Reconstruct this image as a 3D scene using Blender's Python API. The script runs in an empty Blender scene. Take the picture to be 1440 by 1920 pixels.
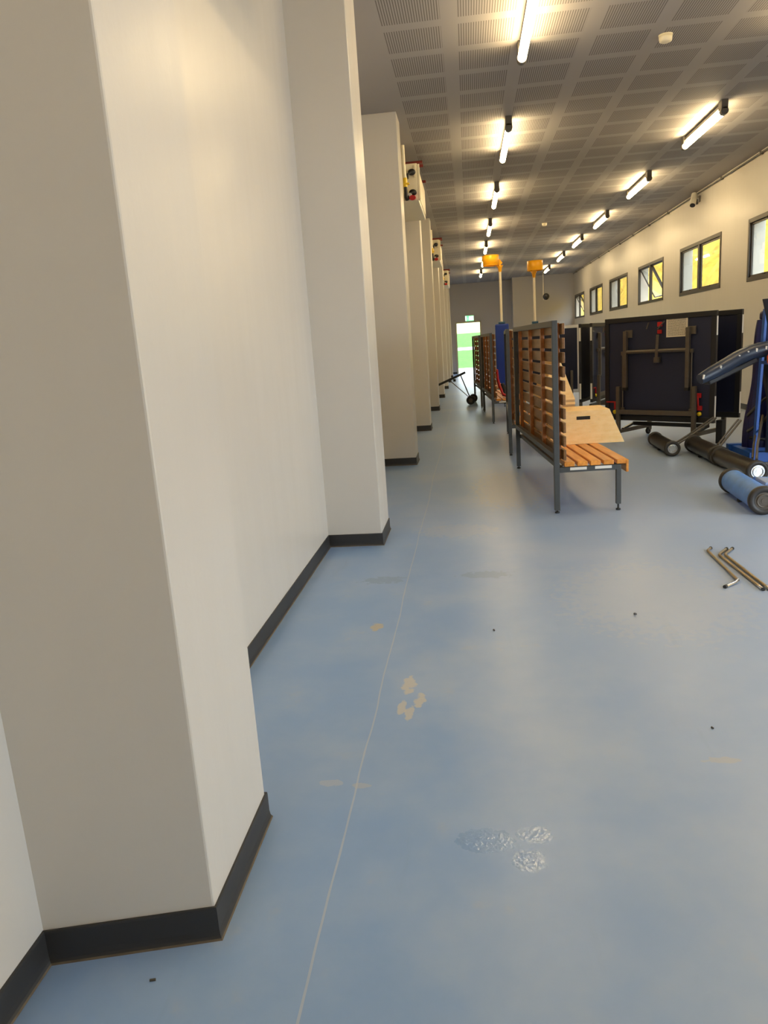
import bpy, math, random
from mathutils import Vector, Matrix
random.seed(7)
PI = math.pi
S = bpy.context.scene
COL = S.collection

# ------------------------------------------------------------------ helpers
class MB:
    """collects shapes into one mesh"""
    def __init__(s): s.v = []; s.f = []; s.sm = []; s.mi = []
    def add(s, verts, faces, smooth=False, mi=0):
        b = len(s.v); s.v += [tuple(v) for v in verts]
        for f in faces:
            s.f.append([b + i for i in f]); s.sm.append(smooth); s.mi.append(mi)
        return s
    def box(s, x0, x1, y0, y1, z0, z1, mi=0):
        v = [(x0,y0,z0),(x1,y0,z0),(x1,y1,z0),(x0,y1,z0),(x0,y0,z1),(x1,y0,z1),(x1,y1,z1),(x0,y1,z1)]
        return s.add(v, [(0,3,2,1),(4,5,6,7),(0,1,5,4),(1,2,6,5),(2,3,7,6),(3,0,4,7)], mi=mi)
    def bar(s, p0, p1, w, h, up=(0,0,1), mi=0):
        p0 = Vector(p0); p1 = Vector(p1); d = (p1-p0).normalized(); up = Vector(up)
        if abs(d.dot(up)) > .99: up = Vector((0,1,0))
        a = d.cross(up).normalized(); b = a.cross(d).normalized()
        v = [p + a*(i*w/2) + b*(j*h/2) for p in (p0,p1) for i,j in ((-1,-1),(1,-1),(1,1),(-1,1))]
        return s.add(v, [(0,3,2,1),(4,5,6,7),(0,1,5,4),(1,2,6,5),(2,3,7,6),(3,0,4,7)], mi=mi)
    def cyl(s, p0, p1, r, r1=None, n=20, caps=True, mi=0):
        r1 = r if r1 is None else r1
        p0 = Vector(p0); p1 = Vector(p1); d = (p1-p0).normalized()
        up = Vector((0,0,1)) if abs(d.z) < .9 else Vector((1,0,0))
        a = d.cross(up).normalized(); b = d.cross(a)
        v = []
        for p, q in ((p0,r),(p1,r1)):
            for k in range(n):
                t = 2*PI*k/n; v.append(p + (a*math.cos(t) + b*math.sin(t))*q)
        s.add(v, [(k,(k+1)%n,n+(k+1)%n,n+k) for k in range(n)], True, mi)
        if caps: s.add(v, [tuple(range(n-1,-1,-1)), tuple(range(n,2*n))], False, mi)
        return s
    def ring(s, p0, p1, r, ri, n=28, mi=0):
        """annular cylinder (a tyre)"""
        p0 = Vector(p0); p1 = Vector(p1); d = (p1-p0).normalized()
        up = Vector((0,0,1)) if abs(d.z) < .9 else Vector((1,0,0))
        a = d.cross(up).normalized(); b = d.cross(a); e = (p1-p0).length
        ch = min(.12*(r-ri)+.003, e*.3)
        prof = [(ri,0),(r-ch,0),(r,ch),(r,e-ch),(r-ch,e),(ri,e)]
        v = []
        for k in range(n):
            t = 2*PI*k/n; u = a*math.cos(t)+b*math.sin(t)
            for q, h in prof: v.append(p0 + d*h + u*q)
        m = len(prof)
        s.add(v, [(k*m+j, k*m+(j+1)%m, ((k+1)%n)*m+(j+1)%m, ((k+1)%n)*m+j) for k in range(n) for j in range(m)], True, mi)
        return s
    def tube(s, pts, r, n=14, mi=0, caps=True):
        pts = [Vector(p) for p in pts]; rs = r if isinstance(r,(list,tuple)) else [r]*len(pts)
        v = []; prev = None
        for i,p in enumerate(pts):
            d = (pts[min(i+1,len(pts)-1)] - pts[max(i-1,0)]).normalized()
            if prev is None:
                up = Vector((0,0,1)) if abs(d.z) < .9 else Vector((1,0,0)); a = d.cross(up).normalized()
            else: a = (prev - d*prev.dot(d)).normalized()
            prev = a; b = d.cross(a)
            for k in range(n):
                t = 2*PI*k/n; v.append(p + (a*math.cos(t)+b*math.sin(t))*rs[i])
        f = [(i*n+k, i*n+(k+1)%n, (i+1)*n+(k+1)%n, (i+1)*n+k) for i in range(len(pts)-1) for k in range(n)]
        s.add(v, f, True, mi)
        if caps: s.add(v, [tuple(range(n-1,-1,-1)), tuple(range((len(pts)-1)*n, len(pts)*n))], False, mi)
        return s
    def prism(s, poly, axis, a0, a1, mi=0):
        """polygon extruded along an axis: for 'z' poly=(x,y), 'y' poly=(x,z), 'x' poly=(y,z)"""
        def P(p, a):
            return {'z':(p[0],p[1],a),'y':(p[0],a,p[1]),'x':(a,p[0],p[1])}[axis]
        n = len(poly); v = [P(p,a0) for p in poly] + [P(p,a1) for p in poly]
        f = [tuple(range(n)), tuple(range(2*n-1,n-1,-1))] + [(k,n+k,n+(k+1)%n,(k+1)%n) for k in range(n)]
        return s.add(v, f, mi=mi)
    def lathe(s, prof, c=(0,0,0), axis='z', n=28, mi=0):
        c = Vector(c); v = []
        for k in range(n):
            t = 2*PI*k/n; ct, st = math.cos(t), math.sin(t)
            for r,h in prof:
                v.append(c + Vector({'z':(r*ct,r*st,h),'y':(r*ct,h,r*st),'x':(h,r*ct,r*st)}[axis]))
        m = len(prof)
        return s.add(v, [(k*m+j, k*m+j+1, ((k+1)%n)*m+j+1, ((k+1)%n)*m+j) for k in range(n) for j in range(m-1)], True, mi)
    def build(s, name, mat, parent=None, bevel=0, seg=2):
        me = bpy.data.meshes.new(name); me.from_pydata(s.v, [], s.f); me.update()
        import bmesh
        bm = bmesh.new(); bm.from_mesh(me); bmesh.ops.recalc_face_normals(bm, faces=bm.faces); bm.to_mesh(me); bm.free()
        for p, sm, mi in zip(me.polygons, s.sm, s.mi): p.use_smooth = sm; p.material_index = mi
        for m in (mat if isinstance(mat,(list,tuple)) else [mat]): me.materials.append(m)
        o = bpy.data.objects.new(name, me); COL.objects.link(o)
        if parent is not None: o.parent = parent
        if bevel:
            b = o.modifiers.new('bevel','BEVEL'); b.width = bevel; b.segments = seg; b.limit_method = 'ANGLE'; b.angle_limit = math.radians(40)
            b.harden_normals = False
        return o

def tag(o, label=None, cat=None, group=None, kind=None):
    if label: o['label'] = label
    if cat: o['category'] = cat
    if group: o['group'] = group
    if kind: o['kind'] = kind
    return o
def thing(name, label, cat, loc=(0,0,0), rz=0, group=None):
    o = bpy.data.objects.new(name, None); COL.objects.link(o); o.empty_display_size = .1
    o.location = loc; o.rotation_euler = (0,0,rz)
    return tag(o, label, cat, group)
def struct(o, label=None): o['kind'] = 'structure'; (label and o.__setitem__('label', label)); return o
def copy_tree(o, parent=None):
    c = o.copy(); COL.objects.link(c)
    if parent is not None: c.parent = parent
    for ch in list(o.children): copy_tree(ch, c)
    return c

# ------------------------------------------------------------------ materials
def nt(name):
    m = bpy.data.materials.new(name); m.use_nodes = True
    t = m.node_tree; return m, t, t.nodes['Principled BSDF'], t.nodes, t.links
def mth(t, op, a, b=None, c=None):
    n = t.nodes.new('ShaderNodeMath'); n.operation = op
    for i,x in enumerate((a,b,c)):
        if x is None: continue
        if isinstance(x,(int,float)): n.inputs[i].default_value = x
        else: t.links.new(x, n.inputs[i])
    return n.outputs[0]
def mix(t, fac, a, b):
    n = t.nodes.new('ShaderNodeMix'); n.data_type = 'RGBA'
    for i,x in ((0,fac),(6,a),(7,b)):
        if isinstance(x,(int,float)): n.inputs[i].default_value = x
        elif isinstance(x,tuple): n.inputs[i].default_value = (*x[:3],1)
        else: t.links.new(x, n.inputs[i])
    return n.outputs[2]
def noise(t, scale, detail=3, vec=None, rough=.5):
    n = t.nodes.new('ShaderNodeTexNoise'); n.inputs['Scale'].default_value = scale
    n.inputs['Detail'].default_value = detail; n.inputs['Roughness'].default_value = rough
    if vec is not None: t.links.new(vec, n.inputs['Vector'])
    return n.outputs['Fac']
def coords(t, sc=None):
    c = t.nodes.new('ShaderNodeTexCoord').outputs['Object']
    if sc:
        m = t.nodes.new('ShaderNodeMapping'); m.inputs['Scale'].default_value = sc; t.links.new(c, m.inputs['Vector']); c = m.outputs['Vector']
    return c
def ramp(t, x, lo, hi):
    n = t.nodes.new('ShaderNodeMapRange'); n.inputs['From Min'].default_value = lo; n.inputs['From Max'].default_value = hi
    n.interpolation_type = 'SMOOTHSTEP'
    t.links.new(x, n.inputs['Value']); return n.outputs['Result']
def bump(t, b, h, strength, dist=.01):
    n = t.nodes.new('ShaderNodeBump'); n.inputs['Strength'].default_value = strength; n.inputs['Distance'].default_value = dist
    t.links.new(h, n.inputs['Height']); t.links.new(n.outputs['Normal'], b.inputs['Normal'])
def lin(r, g, b):
    f = lambda c: (c/255/12.92 if c <= 10 else ((c/255+.055)/1.055)**2.4)
    return (f(r), f(g), f(b))
def mat(name, col, rough=.5, metal=0, var=.08, scale=8, bmp=0, bscale=60, spec=.5, sc=None, coat=0):
    m, t, b, N, L = nt(name)
    v = coords(t, sc); n = noise(t, scale, 4, v)
    c = mix(t, n, tuple(x*(1-var) for x in col), tuple(min(1,x*(1+var)) for x in col))
    L.new(c, b.inputs['Base Color'])
    b.inputs['Roughness'].default_value = rough; b.inputs['Metallic'].default_value = metal
    b.inputs['Specular IOR Level'].default_value = spec; b.inputs['Coat Weight'].default_value = coat
    if bmp: bump(t, b, noise(t, bscale, 3, v), bmp, .004)
    return m
def wood(name, c0, c1, rough=.35, sc=(14,1.2,14), coat=.25, island=.35):
    m, t, b, N, L = nt(name)
    v = coords(t, sc); n = noise(t, 3, 5, v, .65); n2 = noise(t, 12, 2, v)
    c = mix(t, ramp(t, n, .3, .72), c0, c1)
    c = mix(t, mth(t,'MULTIPLY', ramp(t, n2, .55, .8), .35), c, tuple(x*.55 for x in c0))
    g = N.new('ShaderNodeNewGeometry').outputs['Random Per Island']
    h = N.new('ShaderNodeHueSaturation'); L.new(c, h.inputs['Color'])
    L.new(mth(t,'ADD', mth(t,'MULTIPLY', g, island), 1-island/2), h.inputs['Value'])
    L.new(h.outputs['Color'], b.inputs['Base Color'])
    b.inputs['Roughness'].default_value = rough; b.inputs['Coat Weight'].default_value = coat; b.inputs['Coat Roughness'].default_value = .25
    bump(t, b, n, .15, .002)
    return m
def emit(name, col, st):
    m, t, b, N, L = nt(name); b.inputs['Base Color'].default_value = (*col,1)
    b.inputs['Emission Color'].default_value = (*col,1); b.inputs['Emission Strength'].default_value = st
    return m

M = {}
def wallmat(name, col):
    m, t, b, N, L = nt(name); v = coords(t)
    n = noise(t, .9, 4, v); n2 = noise(t, 45, 3, v); n3 = noise(t, 9, 3, coords(t,(1,1,.15)))
    c = mix(t, n, tuple(x*.95 for x in col), tuple(x*1.04 for x in col))
    L.new(c, b.inputs['Base Color'])
    L.new(mth(t,'ADD', mth(t,'MULTIPLY', n3, .25), .22), b.inputs['Roughness'])
    b.inputs['Specular IOR Level'].default_value = .5
    hgt = mth(t,'ADD', mth(t,'MULTIPLY', n2, .35), mth(t,'MULTIPLY', n3, 1.0))
    bump(t, b, hgt, .18, .006)
    return m
M['wall'] = wallmat('wall_paint', (.61,.58,.53))
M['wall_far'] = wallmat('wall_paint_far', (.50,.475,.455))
M['base'] = mat('skirting_vinyl', (.027,.026,.026), .45, var=.2, scale=4)
M['grime'] = mat('skirting_grime', (.11,.085,.055), .8, var=.5, scale=30)

def floor_material():
    m, t, b, N, L = nt('floor_coating')
    v = coords(t); sep = N.new('ShaderNodeSeparateXYZ'); L.new(v, sep.inputs[0]); X, Y = sep.outputs[0], sep.outputs[1]
    n1 = noise(t, .55, 5, v, .6); n2 = noise(t, 2.2, 5, v, .65); n3 = noise(t, 9, 4, v, .6)
    c = mix(t, ramp(t, n2, .3, .75), (.215,.35,.62), (.265,.395,.64))
    dust = mth(t,'MULTIPLY', ramp(t, n1, .42, .68), .35)
    c = mix(t, dust, c, (.44,.50,.61))
    dust2 = mth(t,'MULTIPLY', ramp(t, mth(t,'MULTIPLY', n2, n3), .32, .5), .25)
    c = mix(t, dust2, c, (.45,.44,.42))
    # paler and greyer towards the middle of the room
    mid = mth(t,'MULTIPLY', ramp(t, X, -.3, 1.3), .42)
    c = mix(t, mid, c, (.43,.49,.60))
    # scuffs drawn out along the room
    vs = coords(t, (5.5,.55,1)); ns = noise(t, 1.6, 4, vs, .6)
    c = mix(t, mth(t,'MULTIPLY', ramp(t, ns, .62, .8), .22), c, (.19,.28,.44))
    # pale joint line along the wall side
    wob = mth(t,'MULTIPLY', mth(t,'SUBTRACT', noise(t, .8, 3, v), .5), .05)
    dx = mth(t,'ABSOLUTE', mth(t,'ADD', mth(t,'ADD', X, .457), wob))
    line = mth(t,'MULTIPLY', mth(t,'LESS_THAN', dx, mth(t,'ADD', .0022, mth(t,'MULTIPLY', n3, .0025))), .4)
    c = mix(t, line, c, (.58,.56,.54))
    # beige paint drops and footprints, larger grey and dark patches, each with its own shape
    def blob(x, y, rx, ry, col, k, edge=.35, c=None):
        nn = noise(t, 22, 3, v)
        ex = mth(t,'DIVIDE', mth(t,'SUBTRACT', X, x), rx); ey = mth(t,'DIVIDE', mth(t,'SUBTRACT', Y, y), ry)
        r = mth(t,'ADD', mth(t,'ADD', mth(t,'MULTIPLY', ex, ex), mth(t,'MULTIPLY', ey, ey)), mth(t,'MULTIPLY', mth(t,'SUBTRACT', nn, .5), 4.5))
        k_ = mth(t,'MULTIPLY', mth(t,'SUBTRACT', 1, ramp(t, r, 1-edge, 1+edge)), k)
        return k_
    for (x, y, rx, ry, col, k) in BLOBS:
        c = mix(t, blob(x, y, rx, ry, col, k), c, col)
    L.new(c, b.inputs['Base Color'])
    # worn glossy patches with a rough relief
    g = None
    for (x, y, rx, ry) in GLOSS:
        ex = mth(t,'DIVIDE', mth(t,'SUBTRACT', X, x), rx); ey = mth(t,'DIVIDE', mth(t,'SUBTRACT', Y, y), ry)
        k = mth(t,'SUBTRACT', 1, ramp(t, mth(t,'ADD', mth(t,'ADD', mth(t,'MULTIPLY', ex, ex), mth(t,'MULTIPLY', ey, ey)), mth(t,'MULTIPLY', noise(t, 40, 3, v), .9)), .5, 1.4))
        g = k if g is None else mth(t,'MAXIMUM', g, k)
    r0 = mth(t,'ADD', .23, mth(t,'MULTIPLY', n2, .20))
    r = N.new('ShaderNodeMix'); L.new(g, r.inputs[0]); L.new(r0, r.inputs[2]); r.inputs[3].default_value = .09
    L.new(r.outputs[0], b.inputs['Roughness'])
    hn = mth(t,'SUBTRACT', noise(t, 75, 2, v), .5)
    h = mth(t,'ADD', mth(t,'MULTIPLY', mth(t,'MULTIPLY', hn, g), .30), mth(t,'MULTIPLY', n3, .02))
    bump(t, b, h, .55, .012)
    b.inputs['Specular IOR Level'].default_value = .5
    return m
BLOBS = [(-.57,3.82,.035,.05,(.50,.43,.30),.8), (-.33,3.10,.03,.075,(.55,.52,.47),.75), (-.27,2.95,.025,.06,(.55,.52,.46),.75),
         (-.345,2.88,.018,.06,(.55,.52,.46),.7), (-.31,2.83,.018,.06,(.55,.52,.46),.7), (.83,2.47,.06,.02,(.45,.44,.42),.5),
         (1.22,2.48,.04,.03,(.44,.42,.38),.5), (-.55,2.32,.04,.02,(.5,.5,.52),.4), (-.44,2.31,.03,.02,(.5,.48,.45),.4),
         (-.62,4.65,.14,.07,(.15,.22,.34),.4), (.05,4.7,.16,.07,(.15,.22,.34),.35), (-.15,5.9,.3,.2,(.50,.50,.50),.25), (1.0,4.2,.5,.6,(.48,.50,.53),.22),(.35,7.6,.35,.9,(.44,.43,.42),.4)]
GLOSS = [(-.01,2.02,.11,.07), (.14,2.05,.07,.05), (.115,1.93,.06,.06)]
M['floor'] = floor_material()

def ceiling_material():
    m, t, b, N, L = nt('ceiling_acoustic_board')
    v = coords(t); sep = N.new('ShaderNodeSeparateXYZ'); L.new(v, sep.inputs[0]); X, Y = sep.outputs[0], sep.outputs[1]
    u = mth(t,'DIVIDE', mth(t,'ADD', X, .62), .635); w = mth(t,'DIVIDE', mth(t,'ADD', Y, -7.19+63.5), .635)
    pu = mth(t,'LESS_THAN', mth(t,'FRACT', u), .785); pv = mth(t,'LESS_THAN', mth(t,'FRACT', w), .78)
    inside = mth(t,'MULTIPLY', mth(t,'GREATER_THAN', X, -.62), mth(t,'LESS_THAN', X, 4.45))
    slot = mth(t,'LESS_THAN', mth(t,'FRACT', mth(t,'DIVIDE', mth(t,'ADD', X, .62), .02155)), .40)
    k = mth(t,'MULTIPLY', mth(t,'MULTIPLY', pu, pv), mth(t,'MULTIPLY', inside, slot))
    n = noise(t, .7, 3, v)
    c = mix(t, n, (.345,.325,.315), (.385,.365,.35))
    c = mix(t, k, c, (.165,.152,.143))
    L.new(c, b.inputs['Base Color']); b.inputs['Roughness'].default_value = .75; b.inputs['Specular IOR Level'].default_value = .3
    return m
M['ceil'] = ceiling_material()
M['steel'] = mat('grey_painted_steel', lin(74,76,76), .42, .25, var=.12, scale=20)
M['steel_dark'] = mat('worn_dark_steel', lin(100,92,82), .45, .45, var=.15, scale=20)
M['black'] = mat('black_rubber', (.012,.012,.013), .55, var=.2, scale=20)
M['black_paint'] = mat('black_gloss_paint', (.018,.017,.017), .28, .0, var=.2, scale=6)
M['rubber_edge'] = mat('worn_black_rubber', (.03,.026,.023), .5, var=.3, scale=20)
M['chrome'] = mat('chrome_hub', (.75,.76,.76), .22, 1, var=.1, scale=40)
M['slat'] = wood('slat_wood', lin(106,72,34), lin(134,92,46), .4)
M['seatwood'] = wood('seat_wood', lin(204,124,38), lin(234,160,66), .32)
M['batten'] = wood('batten_wood', lin(140,80,26), lin(164,98,40), .4)
M['ply'] = wood('birch_plywood', lin(244,203,132), lin(251,217,154), .5, sc=(3,1.2,9), coat=.05, island=.04)
M['plyedge'] = mat('plywood_edge', lin(196,160,112), .6, var=.15, scale=40, sc=(.2,.2,6))
M['slotdark'] = mat('hand_hole', (.02,.016,.012), .9)
M['navy'] = mat('table_board_blue', lin(31,36,60), .65, var=.06, scale=3)
M['navy_top'] = mat('table_top_blue', lin(13,18,42), .4, var=.05, scale=3)
M['edge_black'] = mat('table_edge_black', (.011,.011,.013), .4)
M['edge_grey'] = mat('table_edge_grey', lin(196,194,190), .45)
M['red'] = mat('red_plastic', lin(176,24,26), .35)
M['yellow_small'] = mat('yellow_plastic', lin(230,200,30), .4)
M['white'] = mat('white_sticker', lin(225,222,212), .5)
M['cream'] = mat('cream_enamel', lin(222,214,190), .35, var=.04)
M['korf'] = mat('yellow_basket_plastic', lin(250,178,8), .4, var=.05)
M['pole'] = mat('white_pole_paint', lin(238,228,208), .35, var=.03)
M['bluepad'] = mat('royal_blue_pad', lin(20,58,160), .42, var=.12, scale=5)
M['tealpad'] = mat('teal_blue_sleeve', lin(46,86,116), .5, var=.1)
M['navypad'] = mat('navy_vinyl', lin(10,14,74), .35, var=.3, scale=5, bmp=.3, bscale=12)
M['slatepad'] = mat('slate_blue_vinyl', lin(36,48,68), .36, var=.12, scale=8, bmp=.2, bscale=30)
M['bluesteel'] = mat('blue_painted_steel', lin(30,84,170), .35, .1, var=.2, scale=10)
M['bluelight'] = mat('worn_blue_paint', lin(92,142,214), .42, .05, var=.3, scale=14)
M['orange'] = mat('orange_plastic', lin(240,80,40), .4)
M['brass'] = mat('zinc_plated_rod', lin(176,158,128), .3, .85, var=.2, scale=30)
M['frame'] = mat('window_frame_aluminium', lin(62,56,48), .4, .3, var=.1)
M['darkred'] = mat('red_pipe_paint', lin(110,32,28), .45)
M['gold'] = mat('yellow_valve', lin(226,190,40), .4)
M['debris'] = mat('metal_scrap', (.09,.085,.08), .5, .5, var=.4, scale=60)
M['lamp'] = emit('lamp_diffuser', (1,.75,.40), 34)
M['lampcap'] = mat('lamp_end_grey', lin(96,92,86), .5)
M['skirt_cap'] = M['base']
def glass_material():
    m = bpy.data.materials.new('window_glass'); m.use_nodes = True; t = m.node_tree; N, L = t.nodes, t.links
    N.remove(N['Principled BSDF']); out = N['Material Output']
    tr = N.new('ShaderNodeBsdfTransparent'); tr.inputs[0].default_value = (.93,.96,.95,1)
    gl = N.new('ShaderNodeBsdfGlossy'); gl.inputs['Roughness'].default_value = .02
    lw = N.new('ShaderNodeLayerWeight'); lw.inputs['Blend'].default_value = .5
    fr = mth(t, 'ADD', .04, mth(t, 'MULTIPLY', .96, mth(t, 'POWER', lw.outputs['Facing'], 5)))
    mx = N.new('ShaderNodeMixShader'); L.new(fr, mx.inputs[0]); L.new(tr.outputs[0], mx.inputs[1]); L.new(gl.outputs[0], mx.inputs[2])
    L.new(mx.outputs[0], out.inputs[0]); return m
M['glass'] = glass_material()

# ------------------------------------------------------------------ room shell
ZC = 4.17; XL = -1.15; XR = 4.8; XF = -.727; YB = 36.6; YB2 = 35.35; YN = -4.0; WT = .27
struct(MB().box(XL-.3, XR+WT, YN-.3, YB+.3, -.12, 0).build('floor', M['floor']), 'blue grey coated floor of the long hall')
struct(MB().box(XL-.3, XR+WT, YN-.3, YB+.3, ZC, ZC+.25).build('ceiling', M['ceil']), 'slotted acoustic board ceiling')
struct(MB().box(XL-.3, XL, YN-.3, YB+.3, 0, ZC).build('wall_left', M['wall']), 'grey painted wall behind the pillars')
# back wall with the door opening, and its forward half
DX0, DX1, DZ = -.52, .585, 2.37
w = MB(); w.box(XL, DX0, YB, YB+.3, 0, ZC); w.box(DX1, XR, YB, YB+.3, 0, ZC); w.box(DX0, DX1, YB, YB+.3, DZ, ZC)
w.box(2.08, XR, YB2, YB, 0, ZC)
struct(w.build('wall_back', M['wall_far']), 'grey end wall with the open door')
# wall behind the camera
struct(MB().box(XL, XR, YN-.3, YN, 0, ZC).build('wall_front', M['wall']), 'wall behind the viewer')
# right wall with window openings
WZ0, WZ1 = 2.17, 3.19
WIN = [(6.95,9.7), (11.15,13.93), (15.33,18.13), (19.6,22.35), (23.8,26.72), (28.08,30.9), (32.35,35.1)]
SD0, SD1, SDZ = -.2, 5.4, 2.45      # unseen side opening on the right, sized for the daylight it lets in
w = MB(); w.box(XR, XR+WT, YN-.3, SD0, 0, ZC); w.box(XR, XR+WT, SD0, SD1, SDZ, ZC)
w.box(XR, XR+WT, SD1, YB+.3, 0, WZ0); w.box(XR, XR+WT, SD1, YB+.3, WZ1, ZC)
y = SD1
for a, b_ in WIN: w.box(XR, XR+WT, y, a, WZ0, WZ1); y = b_
w.box(XR, XR+WT, y, YB+.3, WZ0, WZ1)
struct(w.build('wall_right', M['wall']), 'grey painted wall with the high windows')

def skirt(poly, closed=False):
    """skirting along a ccw-facing polyline (room on the right-hand side); returns MB of face and grime line"""
    a = MB()
    pts = [Vector((*p,0)) for p in poly]
    n = len(pts)
    def off(i, d):
        ds = []
        if i > 0: ds.append((pts[i]-pts[i-1]).normalized())
        if i < n-1: ds.append((pts[i+1]-pts[i]).normalized())
        ns = [Vector((q.y,-q.x,0)) for q in ds]
        if len(ns) == 1: return pts[i]+ns[0]*d
        m = (ns[0]+ns[1]).normalized(); return pts[i] + m*(d/max(.3,m.dot(ns[0])))
    prof = [(0,.096,0),(.006,.096,0),(.007,.09,0),(.007,.028,0),(.009,.012,0),(.012,.005,0),(.015,0,1),(0,0,1)]
    rows = [[off(i,d)+Vector((0,0,z)) for d,z,_ in prof] for i in range(n)]
    m = len(prof)
    for i in range(n-1):
        for j in range(m-1):
            a.add([rows[i][j],rows[i+1][j],rows[i+1][j+1],rows[i][j+1]], [(0,1,2,3)], mi=1 if j >= 5 else 0)
    a.add(rows[0], [tuple(range(m))]); a.add(rows[-1], [tuple(range(m-1,-1,-1))])
    return a
PY = [1.612, 5.54, 9.42, 13.2, 17.15, 21.15, 25.25, 29.3, 33.2]
DEP = [.505,.505,.45,.45,.45,.45,.45,.45,.45]
P1 = [(XL-.1,1.505),(XL,1.515),(XF+.002,1.612),(XF,2.117),(XL-.1,2.117)]
for i, (yy, d) in enumerate(zip(PY, DEP)):
    m = MB()
    if i == 0: m.prism(P1, 'z', 0, ZC); poly = [(XL,1.513),(XF+.002,1.612),(XF,2.117),(XL,2.117)]
    else: m.prism([(XL-.1,yy),(XF,yy),(XF,yy+d),(XL-.1,yy+d)], 'z', 0, ZC); poly = [(XL,yy),(XF,yy),(XF,yy+d),(XL,yy+d)]
    o = struct(m.build('pillar', M['wall'], bevel=.006), 'painted wall pillar')
    skirt(poly[::-1] if False else poly).build('baseboard', [M['base'], M['grime']], o)
# straight runs of skirting between the pillars
sk = None
edges = [YN] + [v for i,(yy,d) in enumerate(zip(PY,DEP)) for v in ((1.513 if i == 0 else yy), yy+d)] + [YB]
k = 0
for a, b_ in zip(edges[0::2], edges[1::2]):
    q = skirt([(XL,a),(XL,b_)]) if False else skirt([(XL,b_),(XL,a)][::-1])
    struct(q.build('baseboard_left', [M['base'], M['grime']]), 'dark skirting along the wall')
struct(skirt([(XL,YB),(DX0-.07,YB)]).build('baseboard_back', [M['base'], M['grime']]), 'dark skirting on the end wall')
struct(skirt([(DX1+.07,YB),(2.08,YB),(2.08,YB2),(XR,YB2)]).build('baseboard_back', [M['base'], M['grime']]), 'dark skirting on the end wall')
struct(skirt([(XR,YB2),(XR,SD1)]).build('baseboard_right', [M['base'], M['grime']]), 'dark skirting under the windows')

# door at the far end: frame and the leaf folded open outside
fr = MB(); fr.box(DX0-.06, DX0, YB-.03, YB+.3, 0, DZ+.06); fr.box(DX1, DX1+.06, YB-.03, YB+.3, 0, DZ+.06); fr.box(DX0-.06, DX1+.06, YB-.03, YB+.3, DZ, DZ+.06)
struct(fr.build('door_1', mat('door_frame_paint', lin(205,196,160), .4)), 'pale frame of the open door in the end wall')

# ceiling edge conduit on the window wall
c = MB(); c.tube([(XR-.035, y, ZC-.05) for y in (YN+.1, 8, 16, 24, YB2-.05)], .014, 10)
for k in range(18): c.box(XR-.055, XR-.001, 2+1.9*k, 2.03+1.9*k, ZC-.075, ZC-.025)
tag(c.build('cable_conduit', M['lampcap']), 'thin grey conduit clipped along the top of the window wall', 'conduit')

# ------------------------------------------------------------------ windows
OPEN = {3:(1,1), 6:(1,1)}
for i, (a, b_) in enumerate(WIN):
    o = bpy.data.objects.new('window_%d' % (i+1), None); COL.objects.link(o); o.location = (XR, a, WZ0); struct(o, 'high two-light window in the right wall')
    Wd = b_-a; Hh = WZ1-WZ0; fw = .07
    f = MB(); x0, x1 = -.012, .05
    f.box(x0,x1,0,Wd,0,fw); f.box(x0,x1,0,Wd,Hh-fw,Hh); f.box(x0,x1,0,fw,fw,Hh-fw); f.box(x0,x1,Wd-fw,Wd,fw,Hh-fw)
    f.box(x0,x1,Wd/2-fw*.75,Wd/2+fw*.75,fw,Hh-fw)
    f.build('window_frame', M['frame'], o, .004)
    for s in (0,1):
        y0 = fw if s == 0 else Wd/2+fw*.75; y1 = Wd/2-fw*.75 if s == 0 else Wd-fw
        opened = i in OPEN and OPEN[i][s]
        e = bpy.data.objects.new('sash', None); COL.objects.link(e); e.parent = o
        e.location = (.03, y0, Hh-fw); e.rotation_euler = (0, -math.radians(27) if opened else 0, 0)
        h = Hh-2*fw; wd = y1-y0; sf = .035
        q = MB(); q.box(-.012,.02,.003,wd-.003,-sf,-.003); q.box(-.012,.02,.003,wd-.003,-h+.003,-h+sf); q.box(-.012,.02,.003,sf,-h+sf,-sf); q.box(-.012,.02,wd-sf,wd-.003,-h+sf,-sf)
        q.box(-.03,-.012,wd/2-.05,wd/2+.05,-h+.01,-h+.03)
        q.build('sash_frame', M['frame'], e, .003)
        MB().box(.001,.007,sf-.006,wd-sf+.006,-h+sf-.006,-sf+.006).build('glass', M['glass'], e)

# ------------------------------------------------------------------ lamps
def lamp_proto():
    r = thing('batten_lamp', '', 'ceiling lamp'); Ln = 1.79; zt = -.13
    MB().cyl((0,.06,zt),(0,Ln-.06,zt),.040,n=20).build('diffuser', M['lamp'], r)
    MB().box(-.027,.027,.12,Ln-.12,-.07,-.035).build('spine', M['lampcap'], r, .004)
    for y0, y1 in ((0,.075),(Ln-.075,Ln)):
        MB().cyl((0,y0,zt),(0,y1,zt),.045,n=20).build('end_cap', M['lampcap'], r, .006)
        ym = y0 if y0 == 0 else y1-.13
        MB().box(-.04,.04,ym,ym+.13,zt+.02,0).build('mounting_bracket', M['lampcap'], r, .006)
    return r
proto = lamp_proto()
LY = [-2.0, 2.05, 6.05, 10.08, 13.95, 17.9, 21.75, 25.7, 30.1]
RY = [-1.75, 2.3, 6.3, 10.33, 14.22, 18.2, 22.05, 26.0, 30.5]
ordn = ['', 'second', 'third', 'fourth', 'fifth', 'sixth', 'seventh']
first = True
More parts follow.
